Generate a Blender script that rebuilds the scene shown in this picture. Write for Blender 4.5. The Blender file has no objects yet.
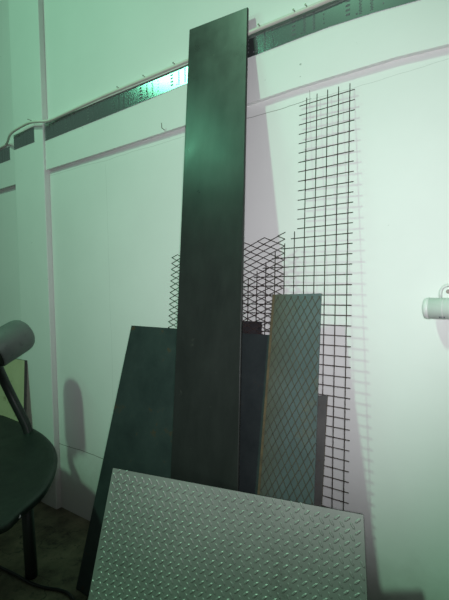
import bpy, bmesh, math, random
from mathutils import Vector, Matrix
random.seed(7)
scene = bpy.context.scene
COL = scene.collection

# ------------------------------------------------------------------ camera
F = 451.3
PITCH, YAW, ROLL = math.radians(-2.04), math.radians(-37.69), math.radians(-1.31)
CAM = Vector((0.0, -1.3, 1.1463))
_cy, _sy = math.cos(YAW), math.sin(YAW)
FW = Vector((_sy * math.cos(PITCH), _cy * math.cos(PITCH), math.sin(PITCH)))
RT = Vector((_cy, -_sy, 0.0))
UP = RT.cross(FW)
RT2 = RT * math.cos(ROLL) + UP * math.sin(ROLL)
UP2 = UP * math.cos(ROLL) - RT * math.sin(ROLL)
cd = bpy.data.cameras.new('camera')
cd.sensor_fit = 'VERTICAL'
cd.sensor_height = 36.0
cd.lens = F / 600.0 * 36.0
cd.clip_start = 0.02
cam = bpy.data.objects.new('camera', cd)
COL.objects.link(cam)
m = Matrix((RT2, UP2, -FW)).transposed().to_4x4()
m.translation = CAM
cam.matrix_world = m
scene.camera = cam


def ray(px):
    return RT2 * ((px[0] - 224.5) / F) - UP2 * ((px[1] - 300) / F) + FW


def on_y(px, y):
    d = ray(px)
    return CAM + d * ((y - CAM.y) / d.y)


def on_z(px, z):
    d = ray(px)
    return CAM + d * ((z - CAM.z) / d.z)


class Plane:
    """a leaning sheet's front plane: u along the floor, s up the sheet, n out towards the room"""
    def __init__(self, p0, yaw, lean):
        y, l = math.radians(yaw), math.radians(lean)
        self.o = Vector(p0)
        self.u = Vector((math.cos(y), math.sin(y), 0))
        h = Vector((-math.sin(y), math.cos(y), 0))
        self.s = Vector((0, 0, math.cos(l))) + h * math.sin(l)
        self.n = Vector((0, 0, math.sin(l))) - h * math.cos(l)

    def ab(self, px):
        d = ray(px)
        P = CAM + d * ((self.o - CAM).dot(self.n) / d.dot(self.n)) - self.o
        return P.dot(self.u), P.dot(self.s)

    def w(self, a, b, c=0.0):
        return self.o + self.u * a + self.s * b + self.n * c


# ------------------------------------------------------------------ materials
def new_mat(name):
    mt = bpy.data.materials.new(name)
    mt.use_nodes = True
    nt = mt.node_tree
    return mt, nt, nt.nodes['Principled BSDF']


def tex_coord(nt):
    g = nt.nodes.new('ShaderNodeNewGeometry')
    return g.outputs['Position']


def noise(nt, vec, scale, detail=4, rough=0.6, stretch=None):
    if stretch:
        mp = nt.nodes.new('ShaderNodeMapping')
        mp.inputs['Scale'].default_value = stretch
        nt.links.new(vec, mp.inputs['Vector'])
        vec = mp.outputs['Vector']
    n = nt.nodes.new('ShaderNodeTexNoise')
    n.inputs['Scale'].default_value = scale
    n.inputs['Detail'].default_value = detail
    n.inputs['Roughness'].default_value = rough
    nt.links.new(vec, n.inputs['Vector'])
    return n.outputs['Fac']


def ramp(nt, fac, stops):
    r = nt.nodes.new('ShaderNodeValToRGB')
    e = r.color_ramp.elements
    while len(e) < len(stops):
        e.new(0.5)
    for el, (p, c) in zip(e, stops):
        el.position = p
        el.color = (c[0], c[1], c[2], 1) if not isinstance(c, (int, float)) else (c, c, c, 1)
    nt.links.new(fac, r.inputs['Fac'])
    return r.outputs['Color']


def mix(nt, fac, a, b):
    x = nt.nodes.new('ShaderNodeMix')
    x.data_type = 'RGBA'
    if isinstance(fac, (int, float)):
        x.inputs[0].default_value = fac
    else:
        nt.links.new(fac, x.inputs[0])
    for sock, v in ((x.inputs[6], a), (x.inputs[7], b)):
        if isinstance(v, tuple):
            sock.default_value = (v[0], v[1], v[2], 1)
        else:
            nt.links.new(v, sock)
    return x.outputs[2]


def math_node(nt, op, a, b=None):
    n = nt.nodes.new('ShaderNodeMath')
    n.operation = op
    for i, v in enumerate((a, b)):
        if v is None:
            continue
        if isinstance(v, (int, float)):
            n.inputs[i].default_value = v
        else:
            nt.links.new(v, n.inputs[i])
    return n.outputs[0]


def bump(nt, bs, height, strength, dist=0.002):
    b = nt.nodes.new('ShaderNodeBump')
    b.inputs['Strength'].default_value = strength
    b.inputs['Distance'].default_value = dist
    nt.links.new(height, b.inputs['Height'])
    nt.links.new(b.outputs['Normal'], bs.inputs['Normal'])


def wear_mat(name, c1, c2, scale=9, metallic=0.0, rough=0.5, rough2=None, bump_s=0.0, bump_scale=60,
             spots=None, spot_scale=30, spot_lo=0.62, spot_hi=0.72, stretch=None, spec=0.5):
    mt, nt, bs = new_mat(name)
    pos = tex_coord(nt)
    n = noise(nt, pos, scale, 6, 0.65, stretch)
    c = mix(nt, ramp(nt, n, [(0.3, 0.0), (0.7, 1.0)]), c1, c2)
    if spots:
        n2 = noise(nt, pos, spot_scale, 5, 0.7)
        c = mix(nt, ramp(nt, n2, [(spot_lo, 0.0), (spot_hi, 1.0)]), c, spots)
    nt.links.new(c, bs.inputs['Base Color'])
    bs.inputs['Metallic'].default_value = metallic
    bs.inputs['Specular IOR Level'].default_value = spec
    if rough2 is None:
        bs.inputs['Roughness'].default_value = rough
    else:
        n3 = noise(nt, pos, scale * 1.7, 5, 0.6)
        mr = nt.nodes.new('ShaderNodeMapRange')
        mr.inputs[1].default_value, mr.inputs[2].default_value = 0.3, 0.7
        mr.inputs[3].default_value, mr.inputs[4].default_value = rough, rough2
        nt.links.new(n3, mr.inputs[0])
        nt.links.new(mr.outputs[0], bs.inputs['Roughness'])
    if bump_s:
        bump(nt, bs, noise(nt, pos, bump_scale, 4, 0.6), bump_s)
    return mt


def wall_mat(name, cracks):
    mt, nt, bs = new_mat(name)
    pos = tex_coord(nt)
    n = noise(nt, pos, 2.2, 5, 0.6)
    c = mix(nt, ramp(nt, n, [(0.3, 0.0), (0.7, 1.0)]), (0.74, 0.75, 0.73), (0.79, 0.80, 0.78))
    sp = noise(nt, pos, 38, 3, 0.5)
    c = mix(nt, ramp(nt, sp, [(0.745, 0.0), (0.775, 1.0)]), c, (0.42, 0.43, 0.40))
    sep = nt.nodes.new('ShaderNodeSeparateXYZ')
    nt.links.new(pos, sep.inputs[0])
    # greyer and darker towards the floor, ragged upper edge
    dn = noise(nt, pos, 6, 5, 0.7)
    hgt = math_node(nt, 'SUBTRACT', sep.outputs['Z'], math_node(nt, 'MULTIPLY', dn, 0.28))
    c = mix(nt, ramp(nt, hgt, [(0.0, 0.62), (0.22, 0.0)]), c, (0.36, 0.35, 0.31))
    wob = math_node(nt, 'MULTIPLY', math_node(nt, 'SUBTRACT', noise(nt, pos, 5, 4, 0.6), 0.5), 0.02)
    for axis, at, lo, hi, wid, col in cracks:
        main = sep.outputs['Z'] if axis == 'h' else sep.outputs['X']
        other = sep.outputs['X'] if axis == 'h' else sep.outputs['Z']
        d = math_node(nt, 'ABSOLUTE', math_node(nt, 'SUBTRACT', math_node(nt, 'ADD', main, wob), at))
        f = math_node(nt, 'LESS_THAN', d, wid)
        f = math_node(nt, 'MULTIPLY', f, math_node(nt, 'GREATER_THAN', other, lo))
        f = math_node(nt, 'MULTIPLY', f, math_node(nt, 'LESS_THAN', other, hi))
        c = mix(nt, math_node(nt, 'MULTIPLY', f, col), c, (0.16, 0.16, 0.14))
    nt.links.new(c, bs.inputs['Base Color'])
    bs.inputs['Roughness'].default_value = 0.55
    bs.inputs['Specular IOR Level'].default_value = 0.3
    bump(nt, bs, noise(nt, pos, 25, 5, 0.6), 0.12, 0.003)
    return mt


M = {}
M['wall'] = wall_mat('painted_plaster', [
    ('h', 1.714, -2.2, -1.15, 0.0010, 0.3), ('h', 1.714, -1.15, -0.645, 0.0011, 0.7), ('h', 1.712, -0.645, 0.4, 0.0009, 0.25),
    ('v', -0.652, 1.70, 1.742, 0.0010, 0.7),
    ('h', 0.338, -2.2, -1.2, 0.0016, 0.9), ('v', -1.66, 0.0, 1.70, 0.0009, 0.22)])
M['paint'] = wall_mat('painted_beam', [])
M['floor'] = None
mt, nt, bs = new_mat('dirty_concrete')
pos = tex_coord(nt)
c = mix(nt, ramp(nt, noise(nt, pos, 5, 7, 0.7), [(0.35, 0.0), (0.68, 1.0)]), (0.06, 0.050, 0.032), (0.26, 0.23, 0.15))
c = mix(nt, ramp(nt, noise(nt, pos, 17, 6, 0.7), [(0.55, 0.0), (0.72, 1.0)]), c, (0.015, 0.013, 0.011))
vor = nt.nodes.new('ShaderNodeTexVoronoi')
vor.feature = 'DISTANCE_TO_EDGE'
vor.inputs['Scale'].default_value = 1.3
vn = nt.nodes.new('ShaderNodeTexNoise')
vn.inputs['Scale'].default_value = 3.5
vn.inputs['Detail'].default_value = 6
nt.links.new(pos, vn.inputs['Vector'])
va = nt.nodes.new('ShaderNodeVectorMath'); va.operation = 'MULTIPLY_ADD'
va.inputs[1].default_value = (0.9, 0.9, 0.9)
nt.links.new(vn.outputs['Color'], va.inputs[0]); nt.links.new(pos, va.inputs[2])
nt.links.new(va.outputs['Vector'], vor.inputs['Vector'])
c = mix(nt, ramp(nt, vor.outputs['Distance'], [(0.002, 0.7), (0.006, 0.0)]), c, (0.012, 0.010, 0.009))
nt.links.new(c, bs.inputs['Base Color'])
bs.inputs['Roughness'].default_value = 0.8
bump(nt, bs, noise(nt, pos, 30, 6, 0.7), 0.5, 0.006)
M['floor'] = mt
M['slab'] = wear_mat('mill_scale_steel', (0.045, 0.047, 0.046), (0.066, 0.068, 0.066), 6, 0.68, 0.27, 0.36,
                     spots=(0.085, 0.085, 0.078), spot_scale=22, spot_lo=0.66, spot_hi=0.74, stretch=(2.2, 2.2, 0.7))
M['dark_steel'] = wear_mat('dark_blued_steel', (0.030, 0.042, 0.044), (0.058, 0.075, 0.075), 7, 0.5, 0.42, 0.55,
                           spots=(0.105, 0.062, 0.032), spot_scale=14, spot_lo=0.62, spot_hi=0.74)
M['rust_edge'] = wear_mat('rusty_edge', (0.06, 0.042, 0.026), (0.12, 0.078, 0.042), 30, 0.2, 0.75)
M['teal'] = wear_mat('grey_teal_steel', (0.070, 0.092, 0.096), (0.10, 0.125, 0.132), 6, 0.3, 0.45, 0.6,
                     spots=(0.13, 0.11, 0.07), spot_scale=9, spot_lo=0.60, spot_hi=0.76)
nt = M['teal'].node_tree
bs = nt.nodes['Principled BSDF']
src = bs.inputs['Base Color'].links[0].from_socket
pos = tex_coord(nt)
sepx = nt.nodes.new('ShaderNodeSeparateXYZ'); nt.links.new(pos, sepx.inputs[0])
f = math_node(nt, 'ADD', sepx.outputs['X'], math_node(nt, 'MULTIPLY', noise(nt, pos, 12, 5, 0.7), 0.07))
nt.links.new(mix(nt, ramp(nt, math_node(nt, 'ADD', f, 0.705), [(0.0, 0.9), (0.10, 0.0)]), src, (0.075, 0.062, 0.040)), bs.inputs['Base Color'])
M['rib'] = wear_mat('worn_rib_steel', (0.055, 0.055, 0.045), (0.085, 0.075, 0.055), 20, 0.3, 0.6)
M['bar'] = wear_mat('grey_flat_bar', (0.10, 0.105, 0.10), (0.15, 0.15, 0.14), 12, 0.4, 0.5,
                    spots=(0.12, 0.075, 0.045), spot_scale=30, spot_lo=0.6, spot_hi=0.7)
M['wire'] = wear_mat('rusted_wire', (0.045, 0.033, 0.030), (0.085, 0.058, 0.050), 40, 0.5, 0.6)
M['expanded'] = wear_mat('rusted_mesh_steel', (0.050, 0.036, 0.034), (0.085, 0.058, 0.052), 40, 0.4, 0.6)
M['tread'] = wear_mat('worn_aluminium', (0.33, 0.325, 0.315), (0.40, 0.395, 0.38), 5, 0.45, 0.42, 0.55,
                      spots=(0.24, 0.23, 0.22), spot_scale=7, spot_lo=0.58, spot_hi=0.72)
M['offcut'] = wear_mat('blackened_steel', (0.020, 0.018, 0.020), (0.045, 0.040, 0.042), 60, 0.3, 0.6, bump_s=0.5, bump_scale=110)
M['tape'] = wear_mat('mirror_tape', (0.38, 0.46, 0.44), (0.44, 0.52, 0.50), 3, 0.9, 0.17)
M['print'] = wear_mat('tape_print', (0.10, 0.11, 0.12), (0.16, 0.17, 0.17), 30, 0.0, 0.7)
M['cable_white'] = wear_mat('white_cable_sheath', (0.62, 0.61, 0.54), (0.70, 0.69, 0.62), 12, 0.0, 0.5)
M['nail'] = wear_mat('nail_steel', (0.20, 0.18, 0.16), (0.30, 0.27, 0.24), 30, 0.7, 0.5)
M['pvc'] = wear_mat('white_plastic', (0.62, 0.64, 0.62), (0.68, 0.69, 0.67), 8, 0.0, 0.4)
M['ink'] = wear_mat('dark_ink', (0.06, 0.06, 0.08), (0.09, 0.09, 0.11), 30, 0.0, 0.6)
M['black'] = wear_mat('black_paint', (0.010, 0.011, 0.011), (0.018, 0.020, 0.019), 14, 0.0, 0.42)
M['seat'] = wear_mat('dark_green_vinyl', (0.005, 0.008, 0.007), (0.010, 0.015, 0.012), 9, 0.0, 0.42, 0.55, spec=0.3)
M['pad'] = wear_mat('grey_green_vinyl', (0.115, 0.13, 0.125), (0.15, 0.17, 0.16), 10, 0.0, 0.5,
                    spots=(0.05, 0.06, 0.055), spot_scale=26, spot_lo=0.6, spot_hi=0.75)
M['bolt'] = wear_mat('bright_steel', (0.30, 0.30, 0.30), (0.38, 0.38, 0.38), 20, 0.9, 0.45)
M['board'] = wear_mat('cream_board', (0.46, 0.45, 0.27), (0.58, 0.56, 0.36), 8, 0.0, 0.6,
                      spots=(0.28, 0.25, 0.14), spot_scale=18, spot_lo=0.6, spot_hi=0.7)
M['board_edge'] = wear_mat('dark_board_edge', (0.05, 0.045, 0.05), (0.09, 0.08, 0.08), 20, 0.0, 0.7)


# ------------------------------------------------------------------ object helpers
def link_mesh(name, bm, mats, parent=None, smooth=False):
    bmesh.ops.recalc_face_normals(bm, faces=bm.faces)
    me = bpy.data.meshes.new(name)
    if smooth:
        for f in bm.faces:
            f.smooth = True
    bm.to_mesh(me)
    bm.free()
    for x in (mats if isinstance(mats, (list, tuple)) else [mats]):
        me.materials.append(x)
    o = bpy.data.objects.new(name, me)
    COL.objects.link(o)
    if parent:
        o.parent = parent
        o.matrix_parent_inverse = Matrix.Translation(-parent.location)
    return o


def tag(o, label=None, cat=None, group=None, kind=None):
    if label: o['label'] = label
    if cat: o['category'] = cat
    if group: o['group'] = group
    if kind: o['kind'] = kind
    return o


def empty(name, loc, label, cat, group=None):
    o = bpy.data.objects.new(name, None)
    o.empty_display_size = 0.05
    o.location = Vector(loc)
    COL.objects.link(o)
    return tag(o, label, cat, group)


def hexa(bm, v, mi=0):
    """v: four corners of the front then four of the back, same order"""
    q = [bm.verts.new(p) for p in v]
    fs = [(0, 1, 2, 3), (7, 6, 5, 4), (0, 4, 5, 1), (1, 5, 6, 2), (2, 6, 7, 3), (3, 7, 4, 0)]
    out = []
    for f in fs:
        fc = bm.faces.new([q[i] for i in f])
        fc.material_index = mi
        out.append(fc)
    return out


def box(bm, lo, hi, mi=0):
    (x0, y0, z0), (x1, y1, z1) = lo, hi
    return hexa(bm, [Vector(p) for p in ((x0, y0, z0), (x1, y0, z0), (x1, y0, z1), (x0, y0, z1),
                                         (x0, y1, z0), (x1, y1, z0), (x1, y1, z1), (x0, y1, z1))], mi)


def tube(bm, pts, r, seg=8, mi=0, cap=True, radii=None):
    pts = [Vector(p) for p in pts]
    rings = []
    ref = None
    for i, p in enumerate(pts):
        t = (pts[min(i + 1, len(pts) - 1)] - pts[max(i - 1, 0)]).normalized()
        if ref is None:
            ref = Vector((0, 0, 1)) if abs(t.z) < 0.9 else Vector((1, 0, 0))
        a = (ref - t * ref.dot(t)).normalized()
        ref = a
        b = t.cross(a)
        rr = radii[i] if radii else r
        rings.append([bm.verts.new(p + (a * math.cos(2 * math.pi * k / seg) + b * math.sin(2 * math.pi * k / seg)) * rr)
                      for k in range(seg)])
    for i in range(len(rings) - 1):
        for k in range(seg):
            f = bm.faces.new((rings[i][k], rings[i][(k + 1) % seg], rings[i + 1][(k + 1) % seg], rings[i + 1][k]))
            f.material_index = mi
            f.smooth = True
    if cap:
        bm.faces.new(rings[0][::-1]).material_index = mi
        bm.faces.new(rings[-1]).material_index = mi


def smooth_path(pts, n=6):
    pts = [Vector(p) for p in pts]
    out = []
    for i in range(len(pts) - 1):
        p0, p1, p2, p3 = pts[max(i - 1, 0)], pts[i], pts[i + 1], pts[min(i + 2, len(pts) - 1)]
        for k in range(n):
            t = k / n
            out.append(0.5 * ((2 * p1) + (p2 - p0) * t + (2 * p0 - 5 * p1 + 4 * p2 - p3) * t * t + (3 * p1 - p0 - 3 * p2 + p3) * t ** 3))
    out.append(pts[-1])
    return out


def bevel_all(bm, w, seg=2):
    bmesh.ops.bevel(bm, geom=list(bm.edges), offset=w, segments=seg, affect='EDGES', profile=0.5)


def sheet(bm, P, quad, t, mi=0, edge_mi=None):
    """quad: (a,b) TL TR BR BL on the front plane; thickness t goes behind"""
    f = [P.w(a, b, 0) for a, b in quad]
    k = [P.w(a, b, -t) for a, b in quad]
    fs = hexa(bm, [f[3], f[2], f[1], f[0], k[3], k[2], k[1], k[0]], mi)
    if edge_mi is not None:
        for x in fs[2:]:
            x.material_index = edge_mi
    return fs


def lerp_b(p, q, b):
    """point on the line p-q at height b"""
    t = (b - p[1]) / (q[1] - p[1])
    return (p[0] + (q[0] - p[0]) * t, b)


# ------------------------------------------------------------------ the setting
bm = bmesh.new(); box(bm, (-5.0, -3.6, -0.1), (1.8, 0.3, 0.0))
tag(link_mesh('floor', bm, M['floor']), 'dark dirty cracked concrete floor', kind='structure')
PY = -0.029
PX0, PX1 = -2.40, -2.112            # pilaster
bm = bmesh.new(); box(bm, (PX1 - 0.1, 0.0, -0.05), (1.8, 0.2, 3.4))
tag(link_mesh('wall_back', bm, M['wall']), 'white plaster wall behind the leaning sheets', kind='structure')
bm = bmesh.new(); box(bm, (-5.0, 0.057, -0.05), (PX1 - 0.1, 0.2, 3.4))
tag(link_mesh('wall_left', bm, M['paint']), 'white plaster wall left of the pilaster', kind='structure')
bm = bmesh.new(); box(bm, (PX0, PY, -0.04), (PX1, 0.07, 3.39)); bevel_all(bm, 0.004, 2)
tag(link_mesh('trim_1', bm, M['paint']), 'square white pilaster', kind='structure')


def band(name, xs, y0, y1, label):
    bm = bmesh.new()
    rows = [[bm.verts.new((x, yy, zz)) for yy, zz in ((y0, zl), (y0, zh), (y1, zh), (y1, zl))] for x, zl, zh in xs]
    for i in range(len(rows) - 1):
        for k in range(4):
            bm.faces.new((rows[i][k], rows[i][(k + 1) % 4], rows[i + 1][(k + 1) % 4], rows[i + 1][k]))
    bm.faces.new(rows[0][::-1]); bm.faces.new(rows[-1])
    tag(link_mesh(name, bm, M['paint']), label, kind='structure')


GY = -0.018
groove_px = [(47, 169.5), (100, 152.7), (145, 138.2), (183, 125.8), (240, 106.5), (290, 89.2), (330, 77), (394, 57.5), (449, 43.8)]
gx = [on_y(p, GY) for p in groove_px]
xs = [(PX1 - 0.05, gx[0].z, 1.985)] + [(p.x, p.z, 1.985) for p in gx if p.x > PX1] + [(0.2, 1.735, 1.985), (1.8, 1.70, 1.985)]
band('trim_2', xs, GY, 0.01, 'white beam standing slightly proud of the wall')
band('trim_3', [(-5.0, 1.742, 1.985), (PX0 + 0.05, 1.742, 1.985)], 0.035, 0.065, 'white beam left of the pilaster')

# ------------------------------------------------------------------ patterned mirror tape, three lengths
def tape(label, tops, bots, y, phase):
    """tops / bots: matching lists of points along the upper and lower edge"""
    T = 0.002
    bm = bmesh.new()
    rows = []
    for t, b in zip(tops, bots):
        rows.append([bm.verts.new(v) for v in ((b[0], y - T, b[1]), (t[0], y - T, t[1]), (t[0], y, t[1]), (b[0], y, b[1]))])
    for i in range(len(rows) - 1):
        for k in range(4):
            bm.faces.new((rows[i][k], rows[i][(k + 1) % 4], rows[i + 1][(k + 1) % 4], rows[i + 1][k]))
    bm.faces.new(rows[0][::-1]); bm.faces.new(rows[-1])
    # printed columns of dashes and dots

    def zat(lst, x):
        for i in range(len(lst) - 1):
            if lst[i][0] <= x <= lst[i + 1][0]:
                t = (x - lst[i][0]) / (lst[i + 1][0] - lst[i][0])
                return lst[i][1] + (lst[i + 1][1] - lst[i][1]) * t
        return None

    def mark(x, f, w, h):
        zt, zb = zat(tops, x), zat(bots, x)
        if zt is None or zb is None or zat(tops, x + w) is None or zat(tops, x - w) is None:
            return
        z = zb + (zt - zb) * f
        box(bm, (x - w / 2, y - T - 0.0006, z - h / 2), (x + w / 2, y - T + 0.0003, z + h / 2), 1)
    per = 0.176
    x = tops[0][0] - per + phase
    while x < tops[-1][0] + per:
        for k in range(4):
            mark(x, 0.24 + 0.18 * k, 0.013, 0.0052)
            mark(x + 0.101, 0.24 + 0.18 * k, 0.0038, 0.0038)
        for k in range(12):
            mark(x + 0.036 + (0.002 if k % 2 else 0), 0.13 + 0.065 * k, 0.0075, 0.0022)
            mark(x + 0.068 + (0.002 if k % 2 else 0), 0.13 + 0.065 * k, 0.0075, 0.0022)
        mark(x + 0.026, 0.16, 0.005, 0.004)
        x += per
    return tag(link_mesh('mirror_tape', bm, [M['tape'], M['print']]), label, 'tape', 'lengths of patterned mirror tape')


TY = GY
sx_px = [((42.5, 124.5), (42.5, 142)), ((100, 101), (100, 119)), ((150, 80.5), (150, 98.8)), ((187, 65), (187, 83.6)),
         ((250, 35), (250, 57.4)), ((300, 14.5), (300, 38)), ((330, 2.5), (330, 26.8)), ((375, -15), (375, 12.5)), ((420, -31), (420, 0))]
tp = [on_y(a, TY) for a, b in sx_px]; bp = [on_y(b, TY) for a, b in sx_px]
tops = [(min(-2.11, p.x), p.z) if i == 0 else (p.x, p.z) for i, p in enumerate(tp)]
bots = [(-2.11, bp[0].z)] + [(p.x, p.z) for p in bp[1:]]
tops[0] = (-2.11, tops[0][1])
tops.append((0.6, 1.955)); bots.append((0.6, 1.868))
bold = on_y((141, 93), TY).x
per = 0.176
tape('long patterned mirror tape on the beam running behind the tallest steel sheet', tops, bots, TY,
     (bold - (tops[0][0] - per)) % per)
tape('short patterned mirror tape wrapped across the front of the pilaster', [(PX0 + 0.006, 1.974), (-2.19, 1.974)], [(PX0 + 0.006, 1.897), (-2.19, 1.897)], PY, 0.06)
tape('patterned mirror tape on the wall left of the pilaster', [(-5.0, 1.963), (-2.565, 1.963)], [(-5.0, 1.889), (-2.565, 1.889)], 0.035, 0.02)

# white cable on clips above the tape
r_c = 0.0068
cpx = [((-40, 168), .028), ((0, 148), .027), ((6.7, 143.2), .024), ((9.5, 136), -.04), ((13, 131.7), -.05), ((21.7, 126.3), -.05), ((30, 122.6), -.05), ((39, 121.6), -.05),
       ((48, 120.9), -.035), ((57, 117.4), -.03), ((75, 109), -.03), ((100, 97.6), -.03), ((130, 85), -.03), ((160, 72.5), -.03), ((187, 61), -.03),
       ((220, 46.5), -.03), ((250, 32.5), -.03), ((275, 22), -.03), ((300, 11.8), -.03), ((326, 1), -.03), ((360, -14), -.03), ((400, -30), -.03)]
path = smooth_path([on_y(p, y) for p, y in cpx] + [Vector((0.6, -0.03, 1.972))], 5)
bm = bmesh.new(); tube(bm, path, r_c, 10)
cab = tag(link_mesh('wall_cable', bm, M['cable_white']), 'white cable clipped along the wall just above the patterned mirror tape', 'cable')
for px in ((30, 121.5), (119, 89.5), (145, 78.5), (175, 66), (215, 48.5), (260, 28.2), (295, 13.8), (307, 8.8)):
    c = on_y(px, -.03 if px[0] > 40 else -.05)
    bm = bmesh.new()
    tube(bm, [c + Vector((0, 0.02, 0.005)), c + Vector((0, -0.010, 0.008))], 0.0016, 8)
    tube(bm, [c + Vector((0, -0.010, 0.008)), c + Vector((0, -0.0115, 0.0082))], 0.003, 8)
    cl = link_mesh('cable_clip', bm, M['nail'], cab)
p = on_y((164.3, 131.0), GY)
bm = bmesh.new()
tube(bm, [p + Vector((0, 0.02, 0)), p + Vector((0.001, -0.014, 0.008)), p + Vector((0.004, -0.018, 0.026))], 0.0016, 6)
tag(link_mesh('bent_nail', bm, M['nail']), 'small bent nail in the lower edge of the beam left of the tallest sheet', 'nail')

# ------------------------------------------------------------------ welded wire mesh, nearest the wall
yawm = -2.0
PM = Plane((-0.5, -0.129, 0), yawm, 3.82)
R_W = 0.0014
a_r, b_top = PM.ab((354.6, 88))
b1 = PM.ab((299.5, 106.9))[1]; b2 = PM.ab((299, 228))[1]
pitch = (b1 - b2) / 13.0
b_first = 0.5 * (b1 + PM.ab((355, 88))[1])
pitch = (b_first - PM.ab((349, 504))[1]) / round((b_first - PM.ab((349, 504))[1]) / pitch)
vpx = [(349, 84), (338.5, 87), (327.5, 90), (317, 94), (307, 98), (296, 231.5), (286.6, 243.5), (277, 251), (268.7, 262), (261, 271), (252.8, 279), (245, 287), (236, 294), (227, 300)]
av0 = PM.ab((349.8, 110))[0]
av4 = PM.ab((306.8, 110))[0]
dv = (av0 - av4) / 4.0
wm = empty('wire_mesh', (-0.5, -0.125, 0), 'tall rusty square wire mesh with stepped left side leaning against the wall', 'wire mesh')
vt = []
for i, px in enumerate(vpx):
    a = av0 - dv * i
    b = PM.ab(px)[1]
    vt.append((a, b))
    bm = bmesh.new(); tube(bm, [PM.w(a, 0.003, R_W), PM.w(a, b, R_W)], R_W, 8)
    link_mesh('vertical_wire', bm, M['wire'], wm)
k = 0
while True:
    b = b_first - k * pitch
    if b < 0.02:
        break
    aa = [a for a, bt in vt if bt >= b - 0.002]
    left = min(aa) - (0.027 if len(aa) <= 5 else 0.014)
    bm = bmesh.new(); tube(bm, [PM.w(left, b, -R_W), PM.w(a_r, b, -R_W)], R_W, 8)
    link_mesh('horizontal_wire', bm, M['wire'], wm)
    k += 1

# ------------------------------------------------------------------ black offcut behind the expanded metal
PO = Plane((-0.9, -0.160, 0), 0.0, 5.0)
oa, ob = PO.ab((261.5, 322))
bm = bmesh.new()
sheet(bm, PO, [(oa - 0.10, ob), (oa, ob), (oa, 0.002), (oa - 0.10, 0.002)], 0.003)
for i in range(4):
    for j in range(int(ob / 0.012)):
        a0, b0 = oa - 0.085 + i * 0.022, ob - 0.010 - j * 0.012
        if b0 > 0.02 and j < 14:
            hexa(bm, [PO.w(a0 + x, b0 + y, c) for c in (0.0012, -0.0005) for x, y in ((-0.008, -0.003), (0.008, -0.003), (0.008, 0.003), (-0.008, 0.003))])
tag(link_mesh('steel_offcut', bm, M['offcut']), 'small blackened ridged steel piece just seen behind the diamond mesh, right of the tallest sheet', 'steel sheet')

# ------------------------------------------------------------------ expanded metal
PE = Plane((-1.0, -0.198, 0), 0.0, 6.6)
eaL = PE.ab((169.8, 300))[0]; eaR = PE.ab((284, 260))[0]
swd = (PE.ab((284, 234.8))[1] - PE.ab((284, 286))[1]) / 8.0 * 1.09
ntot = round((eaR - eaL) / (PE.ab((271, 262))[0] - PE.ab((257.7, 262))[0]) * 2)
hl = (eaR - eaL) / ntot
bL = PE.ab((170, 253))[1]; bR = PE.ab((284, 233))[1]
bm = bmesh.new()
j = 0
rr = 0.0014
while True:
    bj = 0.006 + swd * 0.25 + j * swd / 2
    if bj > max(bL, bR) + swd:
        break
    run = []
    for k in range(ntot + 1):
        a = eaL + k * hl
        b = bj + (swd / 4 if (k + j) % 2 == 0 else -swd / 4)
        lim = bL + (bR - bL) * k / ntot + 0.004 * math.sin(k * 2.1)
        if b <= lim:
            run.append(PE.w(a, b, 0.0012 if (k + j) % 2 else -0.0012))
        else:
            if len(run) > 1:
                run.append(run[-1].lerp(PE.w(a, b, 0), 0.3))
                tube(bm, run, rr, 5)
            run = []
    if len(run) > 1:
        tube(bm, run, rr, 5)
    j += 1
tag(link_mesh('expanded_metal', bm, M['expanded']), 'rusty expanded metal sheet with diamond openings behind the tallest steel sheet', 'expanded metal')

# ------------------------------------------------------------------ wide dark plate (A)
LA = 13.9
PA = Plane((-1.3, -0.335, 0), 0.0, LA)
tl, tr = PA.ab((131.5, 325.5)), PA.ab((279, 335.7))
bl = lerp_b(PA.ab((131.5, 325.5)), PA.ab((76, 588)), 0.002)
bm = bmesh.new()
sheet(bm, PA, [tl, tr, (tr[0] + 0.005, 0.002), bl], 0.004, 0, 1)
tag(link_mesh('steel_plate', bm, [M['dark_steel'], M['rust_edge']]), 'wide dark blue-grey steel plate with rust specks behind the tallest sheet', 'steel sheet')

# ------------------------------------------------------------------ narrow grey flat bar (C)
PC = Plane((-0.7, -0.275, 0), 4.0, 11.0)
c_tl, c_tr, c_br = PC.ab((312, 396)), PC.ab((327.3, 395)), PC.ab((321.5, 506))
bm = bmesh.new()
br = lerp_b(c_tr, c_br, 0.002)
sheet(bm, PC, [c_tl, c_tr, br, (br[0] - (c_tr[0] - c_tl[0]), 0.002)], 0.004, 0, 1)
tag(link_mesh('flat_bar', bm, [M['bar'], M['rust_edge']]), 'narrow grey steel bar standing in front of the wire mesh, beside the ribbed teal plate', 'steel bar')

# ------------------------------------------------------------------ teal plate with raised diamond ribs (B)
PB = Plane((-0.72, -0.366, 0), 5.0, 13.8)
q = [PB.ab(x) for x in ((273, 294.5), (321.3, 293.5), (313.5, 507), (257.5, 497))]
BL, BR = lerp_b(q[0], q[3], 0.002), lerp_b(q[1], q[2], 0.002)
pl = empty('ribbed_plate', PB.w((BL[0] + BR[0]) / 2, 0.002), 'narrow grey-teal steel plate with raised diamond ribs and rusty left edge', 'steel sheet')
bm = bmesh.new(); sheet(bm, PB, [q[0], q[1], BR, BL], 0.004, 0, 0)
link_mesh('plate', bm, M['teal'], pl)
bm = bmesh.new(); e = 0.007
sheet(bm, PB, [(q[0][0] - 0.001, q[0][1] + 0.0005), (q[0][0] + e, q[0][1] + 0.0005), (BL[0] + e, 0.002), (BL[0] - 0.001, 0.002)], 0.0045)
for f in bm.verts:
    f.co += PB.n * 0.0004
tag(link_mesh('rusty_edge', bm, M['rust_edge'], pl), 'orange rusty edge')
bm = bmesh.new()
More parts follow.
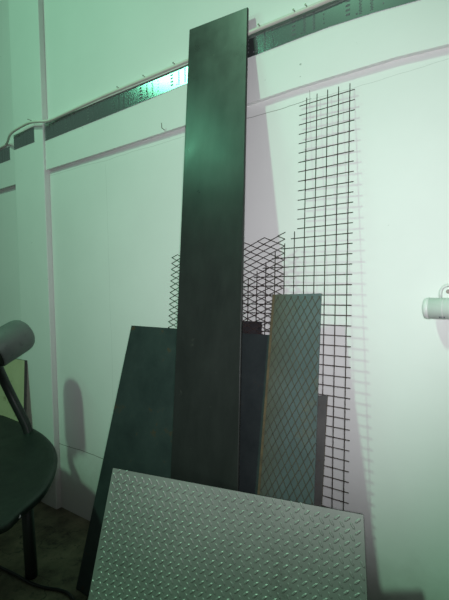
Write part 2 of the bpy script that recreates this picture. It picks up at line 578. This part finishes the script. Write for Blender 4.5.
W = q[1][0] - q[0][0]; Ht = q[0][1]
cw, ch = W / 7.0, PB.ab((300, 300))[1] - PB.ab((300, 313.3))[1]
rw, rh = 0.0012, 0.0013


def inside(a, b):
    lo = BL[0] + (q[0][0] - BL[0]) * b / Ht + 0.006
    hi = BR[0] + (q[1][0] - BR[0]) * b / Ht - 0.001
    return lo <= a <= hi and 0.004 <= b <= Ht - 0.004


nrow = int(Ht / ch) + 2
for sgn in (1, -1):
    for i in range(-nrow - 2, nrow + 10):
        # line a = a0 + sgn*cw/ch*b
        a0 = BL[0] + i * cw
        seg = None
        N = 400
        st = en = None
        for kk in range(N + 1):
            b = Ht * kk / N
            a = a0 + sgn * (cw / ch) * b if sgn > 0 else a0 - (cw / ch) * b + 0.0
            if inside(a, b):
                if st is None: st = (a, b)
                en = (a, b)
        if st and en and en[1] - st[1] > 0.004:
            d = Vector((en[0] - st[0], en[1] - st[1])).normalized()
            pn = Vector((-d.y, d.x)) * rw
            lo = [(st[0] - pn.x, st[1] - pn.y), (en[0] - pn.x, en[1] - pn.y), (en[0] + pn.x, en[1] + pn.y), (st[0] + pn.x, st[1] + pn.y)]
            hexa(bm, [PB.w(a, b, rh) for a, b in lo] + [PB.w(a, b, -0.0003) for a, b in lo])
tag(link_mesh('diamond_ribs', bm, M['rib'], pl), 'dark raised diamond ribs')

# ------------------------------------------------------------------ the tall dark sheet
PS = Plane((-0.96, -0.363, 0), 3.0, 9.0)
q = [PS.ab(x) for x in ((189.3, 29.4), (247.7, 6.8), (237.8, 490), (169.8, 490))]
BL, BR = lerp_b(q[0], q[3], 0.003), lerp_b(q[1], q[2], 0.003)
bm = bmesh.new(); sheet(bm, PS, [q[0], q[1], BR, BL], 0.009); bevel_all(bm, 0.0025, 2)
tag(link_mesh('tall_steel_sheet', bm, M['slab']), 'tallest dark steel sheet leaning on the wall, higher than the mirror tape', 'steel sheet')

# ------------------------------------------------------------------ aluminium tread plate in front
PT = Plane((-0.62, -0.408, 0), 16.0, 15.8)
q = [PT.ab(x) for x in ((113, 468), (363.3, 514.8), (367.3, 600), (88, 600))]
BL, BR = lerp_b(q[0], q[3], 0.003), lerp_b(q[1], q[2], 0.003)
bm = bmesh.new()
sheet(bm, PT, [q[0], q[1], BR, BL], 0.008, 0, 1)
pa, pb = 0.0262, 0.0285


def edge_a(b, L):
    t, bb = (q[0], BL) if L else (q[1], BR)
    return bb[0] + (t[0] - bb[0]) * (b - bb[1]) / (t[1] - bb[1])


def lozenge(a, b, ang):
    ca, sa = math.cos(ang), math.sin(ang)
    L, Wd, H = 0.0112, 0.0038, 0.0018
    base = [(-L, 0), (-L * .5, -Wd), (L * .5, -Wd), (L, 0), (L * .5, Wd), (-L * .5, Wd)]
    top = [(-L * .55, 0), (-L * .35, -Wd * .4), (L * .35, -Wd * .4), (L * .55, 0), (L * .35, Wd * .4), (-L * .35, Wd * .4)]
    vb = [bm.verts.new(PT.w(a + x * ca - y * sa, b + x * sa + y * ca, -0.0002)) for x, y in base]
    vt_ = [bm.verts.new(PT.w(a + x * ca - y * sa, b + x * sa + y * ca, H)) for x, y in top]
    for k in range(6):
        bm.faces.new((vb[k], vb[(k + 1) % 6], vt_[(k + 1) % 6], vt_[k]))
    bm.faces.new(vt_)


ztop = max(q[0][1], q[1][1])
nb = int(ztop / pb) + 2
for j in range(nb):
    for i in range(-40, 40):
        for half in (0, 1):
            a = i * pa + half * pa / 2
            b = 0.01 + j * pb + half * pb / 2
            bt = q[0][1] + (q[1][1] - q[0][1]) * (a - q[0][0]) / (q[1][0] - q[0][0])
            if edge_a(b, True) + 0.007 < a < edge_a(b, False) - 0.007 and b < bt - 0.006:
                lozenge(a, b, math.radians(40 if half == 0 else 128))
tag(link_mesh('tread_plate', bm, [M['tread'], M['offcut']]), 'silver-grey aluminium tread plate with raised lozenges, frontmost of the leaning sheets', 'steel sheet')

# ------------------------------------------------------------------ white pipe fitting at the right edge
fy, fr = -0.052, 0.028
c0 = on_y((424.5, 308.3), fy)
cx, cz = c0.x, c0.z
fit = empty('pipe_fitting', (cx, 0, cz), 'white plastic pipe fitting on the wall at the right edge', 'pipe')
bm = bmesh.new()
prof = [(0.0, fr * .8), (0.002, fr * .93), (0.012, fr), (0.0135, fr * .95)]
tube(bm, [(cx + x, fy, cz) for x, r in prof], 0, 28, radii=[r for x, r in prof])
link_mesh('end_cap', bm, M['pvc'], fit)
bm = bmesh.new()
tube(bm, [(cx + 0.013, fy, cz), (cx + 0.30, fy, cz)], fr * .97, 28)
link_mesh('pipe', bm, M['pvc'], fit)
bm = bmesh.new()
tube(bm, [(cx + 0.046, fy, cz), (cx + 0.048, fy, cz)], fr * .985, 28)
link_mesh('seam_ring', bm, M['pvc'], fit)
bm = bmesh.new()
box(bm, (cx + 0.035, fy + 0.01, cz - 0.02), (cx + 0.28, 0.0, cz + 0.018))
link_mesh('wall_bracket', bm, M['pvc'], fit)
# ring-shaped lug on top with its screw
lug = on_y((449, 291.5), fy + 0.02)
bm = bmesh.new()
arc = [lug + Vector((-math.cos(t) * 0.020, 0, math.sin(t) * 0.020 - 0.004)) for t in [math.pi * k / 12 for k in range(13)]]
arc = [arc[0] + Vector((0, 0, -0.012))] + arc + [arc[-1] + Vector((0, 0, -0.012))]
tube(bm, arc, 0.004, 8)
link_mesh('mounting_lug', bm, M['pvc'], fit)
bm = bmesh.new()
tube(bm, [lug + Vector((0, -0.008, 0)), lug + Vector((0, 0.042, 0))], 0.0055, 12)
link_mesh('screw', bm, M['nail'], fit)
mk = on_y((444, 317.0), fy)
bm = bmesh.new()
for i, (w, h) in enumerate(((.004, .0035), (.003, .002), (.0035, .003))):
    x0 = mk.x - 0.008 + i * 0.0052
    ang = math.radians(-128)
    box(bm, (x0, fy - fr * .99 * math.cos(math.radians(50)) - 0.0008, cz - fr * .99 * math.sin(math.radians(50)) - h / 2),
        (x0 + w, fy - fr * .8 * math.cos(math.radians(50)), cz - fr * .99 * math.sin(math.radians(50)) + h / 2))
link_mesh('printed_mark', bm, M['ink'], fit)

# ------------------------------------------------------------------ cream board against the pilaster
bm = bmesh.new()
PBd = Plane((-2.5, -0.125, 0), 0.0, 6.0)
ba, bb = PBd.ab((24.5, 360.5))
ba2 = PBd.ab((26.5, 432))[0]
bl_ = [(ba - 0.5, bb), (ba, bb), (ba2, 0.002), (ba - 0.5, 0.002)]
sheet(bm, PBd, bl_, 0.016, 0, 1)
tag(link_mesh('cream_board', bm, [M['board'], M['board_edge']]), 'stained cream board leaning on the pilaster behind the chair', 'board')

# ------------------------------------------------------------------ chair at the left edge
SH = 0.50
outline_px = [(0, 414), (14, 419), (28, 425), (40, 431.5), (48, 438), (54.5, 446), (57.5, 456), (56, 468), (50.5, 481), (42, 493.5), (20, 512.5), (0, 527.5)]
op = [on_z(p, SH) for p in outline_px]
chair = empty('chair', (-1.75, -0.5, 0), 'dark chair with rounded green-black seat and padded roll at the left edge', 'chair')
ring = [Vector((p.x, p.y)) for p in op]
left_extra = [Vector((-1.29, -0.86)), Vector((-1.42, -0.93)), Vector((-1.62, -0.93)), Vector((-2.10, -0.80)), Vector((-2.36, -0.52)), Vector((-2.44, -0.32)), Vector((-2.41, -0.22))]
ring = ring + left_extra
N = len(ring)
# resample smooth closed outline
def cr(i, t):
    p0, p1, p2, p3 = (ring[(i + k) % N] for k in (-1, 0, 1, 2))
    return 0.5 * ((2 * p1) + (p2 - p0) * t + (2 * p0 - 5 * p1 + 4 * p2 - p3) * t * t + (3 * p1 - p0 - 3 * p2 + p3) * t ** 3)
dense = [cr(i, t / 4) for i in range(N) for t in range(4)]
cen = sum(dense, Vector((0, 0))) / len(dense)
bm = bmesh.new()
layers = [(0.90, -0.030), (0.975, -0.027), (0.992, -0.020), (1.0, -0.008), (0.993, -0.003), (0.975, 0.0), (0.93, -0.001), (0.84, -0.008), (0.70, -0.018), (0.45, -0.024), (0.2, -0.026)]
rows = []
for s_, dz in layers:
    rows.append([bm.verts.new((cen.x + (p.x - cen.x) * s_, cen.y + (p.y - cen.y) * s_, SH + dz)) for p in dense])
for i in range(len(rows) - 1):
    for k in range(len(dense)):
        bm.faces.new((rows[i][k], rows[i][(k + 1) % len(dense)], rows[i + 1][(k + 1) % len(dense)], rows[i + 1][k]))
bm.faces.new(rows[0][::-1]); bm.faces.new(rows[-1])
link_mesh('seat', bm, M['seat'], chair, smooth=True)
lt = on_z((31.5, 576.5), 0.0)
for bx, by in ((lt.x, lt.y), (-2.22, -0.40), (-1.58, -0.76), (-2.05, -0.72)):
    d = Vector((cen.x - bx, cen.y - by, 0)) * 0.10
    bm = bmesh.new()
    tube(bm, [Vector((bx, by, 0.0)), Vector((bx, by, 0.01)), Vector((bx, by, 0.0)) + d * 0.9 + Vector((0, 0, SH - 0.04))], 0.02, 14, radii=[0.023, 0.024, 0.023])
    link_mesh('leg', bm, M['black'], chair)
bp_ = on_z((19.0, 516.5), SH - 0.015)
dn = (bp_ - CAM).normalized()
bm = bmesh.new()
tube(bm, [bp_ - dn * 0.012, bp_ + dn * 0.03], 0.0052, 10)
tag(link_mesh('bolt', bm, M['bolt'], chair), 'bright bolt under the seat edge')
pk = [on_y((30, 440), -0.245), on_y((26, 425), -0.245), on_y((13, 399), -0.27), on_y((2, 376), -0.31), on_y((-6, 357), -0.36)]
bm = bmesh.new(); tube(bm, smooth_path(pk, 5), 0.021, 12)
link_mesh('back_post', bm, M['black'], chair)
ra, rb = on_y((-7, 352), -0.365), on_y((25, 332.5), -0.22)
ax = (rb - ra)
Lr = ax.length
ax.normalize()
R0 = 0.079
prof = [(0.0, R0 * .96), (0.006, R0), (Lr * .5, R0), (Lr * .8, R0 * .99), (Lr * .92, R0 * .94), (Lr * 1.02, R0 * .82), (Lr * 1.09, R0 * .62), (Lr * 1.13, R0 * .35), (Lr * 1.145, R0 * .05)]
bm = bmesh.new(); tube(bm, [ra + ax * t for t, r in prof], 0, 28, radii=[r for t, r in prof])
link_mesh('padded_roll', bm, M['pad'], chair)
bm = bmesh.new(); tube(bm, [ra - ax * 0.004, ra + ax * 0.004], R0 * .93, 28)
tag(link_mesh('end_cap', bm, M['black'], chair), 'black cap on the roll end')

# ------------------------------------------------------------------ black cable on the floor
fp = [on_z(p, 0.006) for p in ((-40, 548), (0, 567), (15, 574), (30, 582.5), (45, 587.5), (60, 590))]
fp += [Vector((-1.47, -0.372, 0.006)), Vector((-1.36, -0.40, 0.006)), Vector((-1.25, -0.42, 0.006))]
bm = bmesh.new(); tube(bm, smooth_path(fp, 6), 0.006, 8)
tag(link_mesh('floor_cable', bm, M['black']), 'black cable lying on the floor between the chair leg and the dark plate', 'cable')

# ------------------------------------------------------------------ light
def area(name, loc, target, power, color, size, size_y=None, spread=180):
    l = bpy.data.lights.new(name, 'AREA')
    l.energy = power
    l.color = color
    l.size = size
    if size_y:
        l.shape = 'RECTANGLE'; l.size_y = size_y
    l.spread = math.radians(spread)
    o = bpy.data.objects.new(name, l)
    o.location = loc
    o.rotation_euler = (Vector(target) - Vector(loc)).to_track_quat('-Z', 'Y').to_euler()
    COL.objects.link(o)
    return o


area('green_lamp', (-2.45, -4.1, 6.2), (-0.55, 0.0, 1.0), 28, (0.46, 1.0, 0.63), 0.30, 0.30, 72)
area('added_green_lamp', (-2.60, -1.72, 2.98), (-1.05, 0.0, 1.80), 3.9, (0.28, 1.0, 0.60), 0.85, 0.24, 120)  # second green light, added to put highlights on the tape and tall sheet
sp = bpy.data.lights.new('camera_flash', 'SPOT')
sp.energy = 60
sp.color = (1.0, 0.965, 1.03)
sp.spot_size = math.radians(93)
sp.spot_blend = 1.0
sp.shadow_soft_size = 0.04
so = bpy.data.objects.new('camera_flash', sp)
so.location = CAM + RT2 * 0.008 + UP2 * 0.010
so.rotation_euler = (on_y((268, 225), 0) - so.location).to_track_quat('-Z', 'Y').to_euler()
COL.objects.link(so)

w = bpy.data.worlds.new('world')
scene.world = w
w.use_nodes = True
bg = w.node_tree.nodes['Background']
bg.inputs['Color'].default_value = (0.70, 1.0, 0.86, 1)
bg.inputs['Strength'].default_value = 0.10

scene.view_settings.view_transform = 'Standard'
scene.view_settings.look = 'None'
scene.view_settings.exposure = 0.0
scene.view_settings.gamma = 1.0
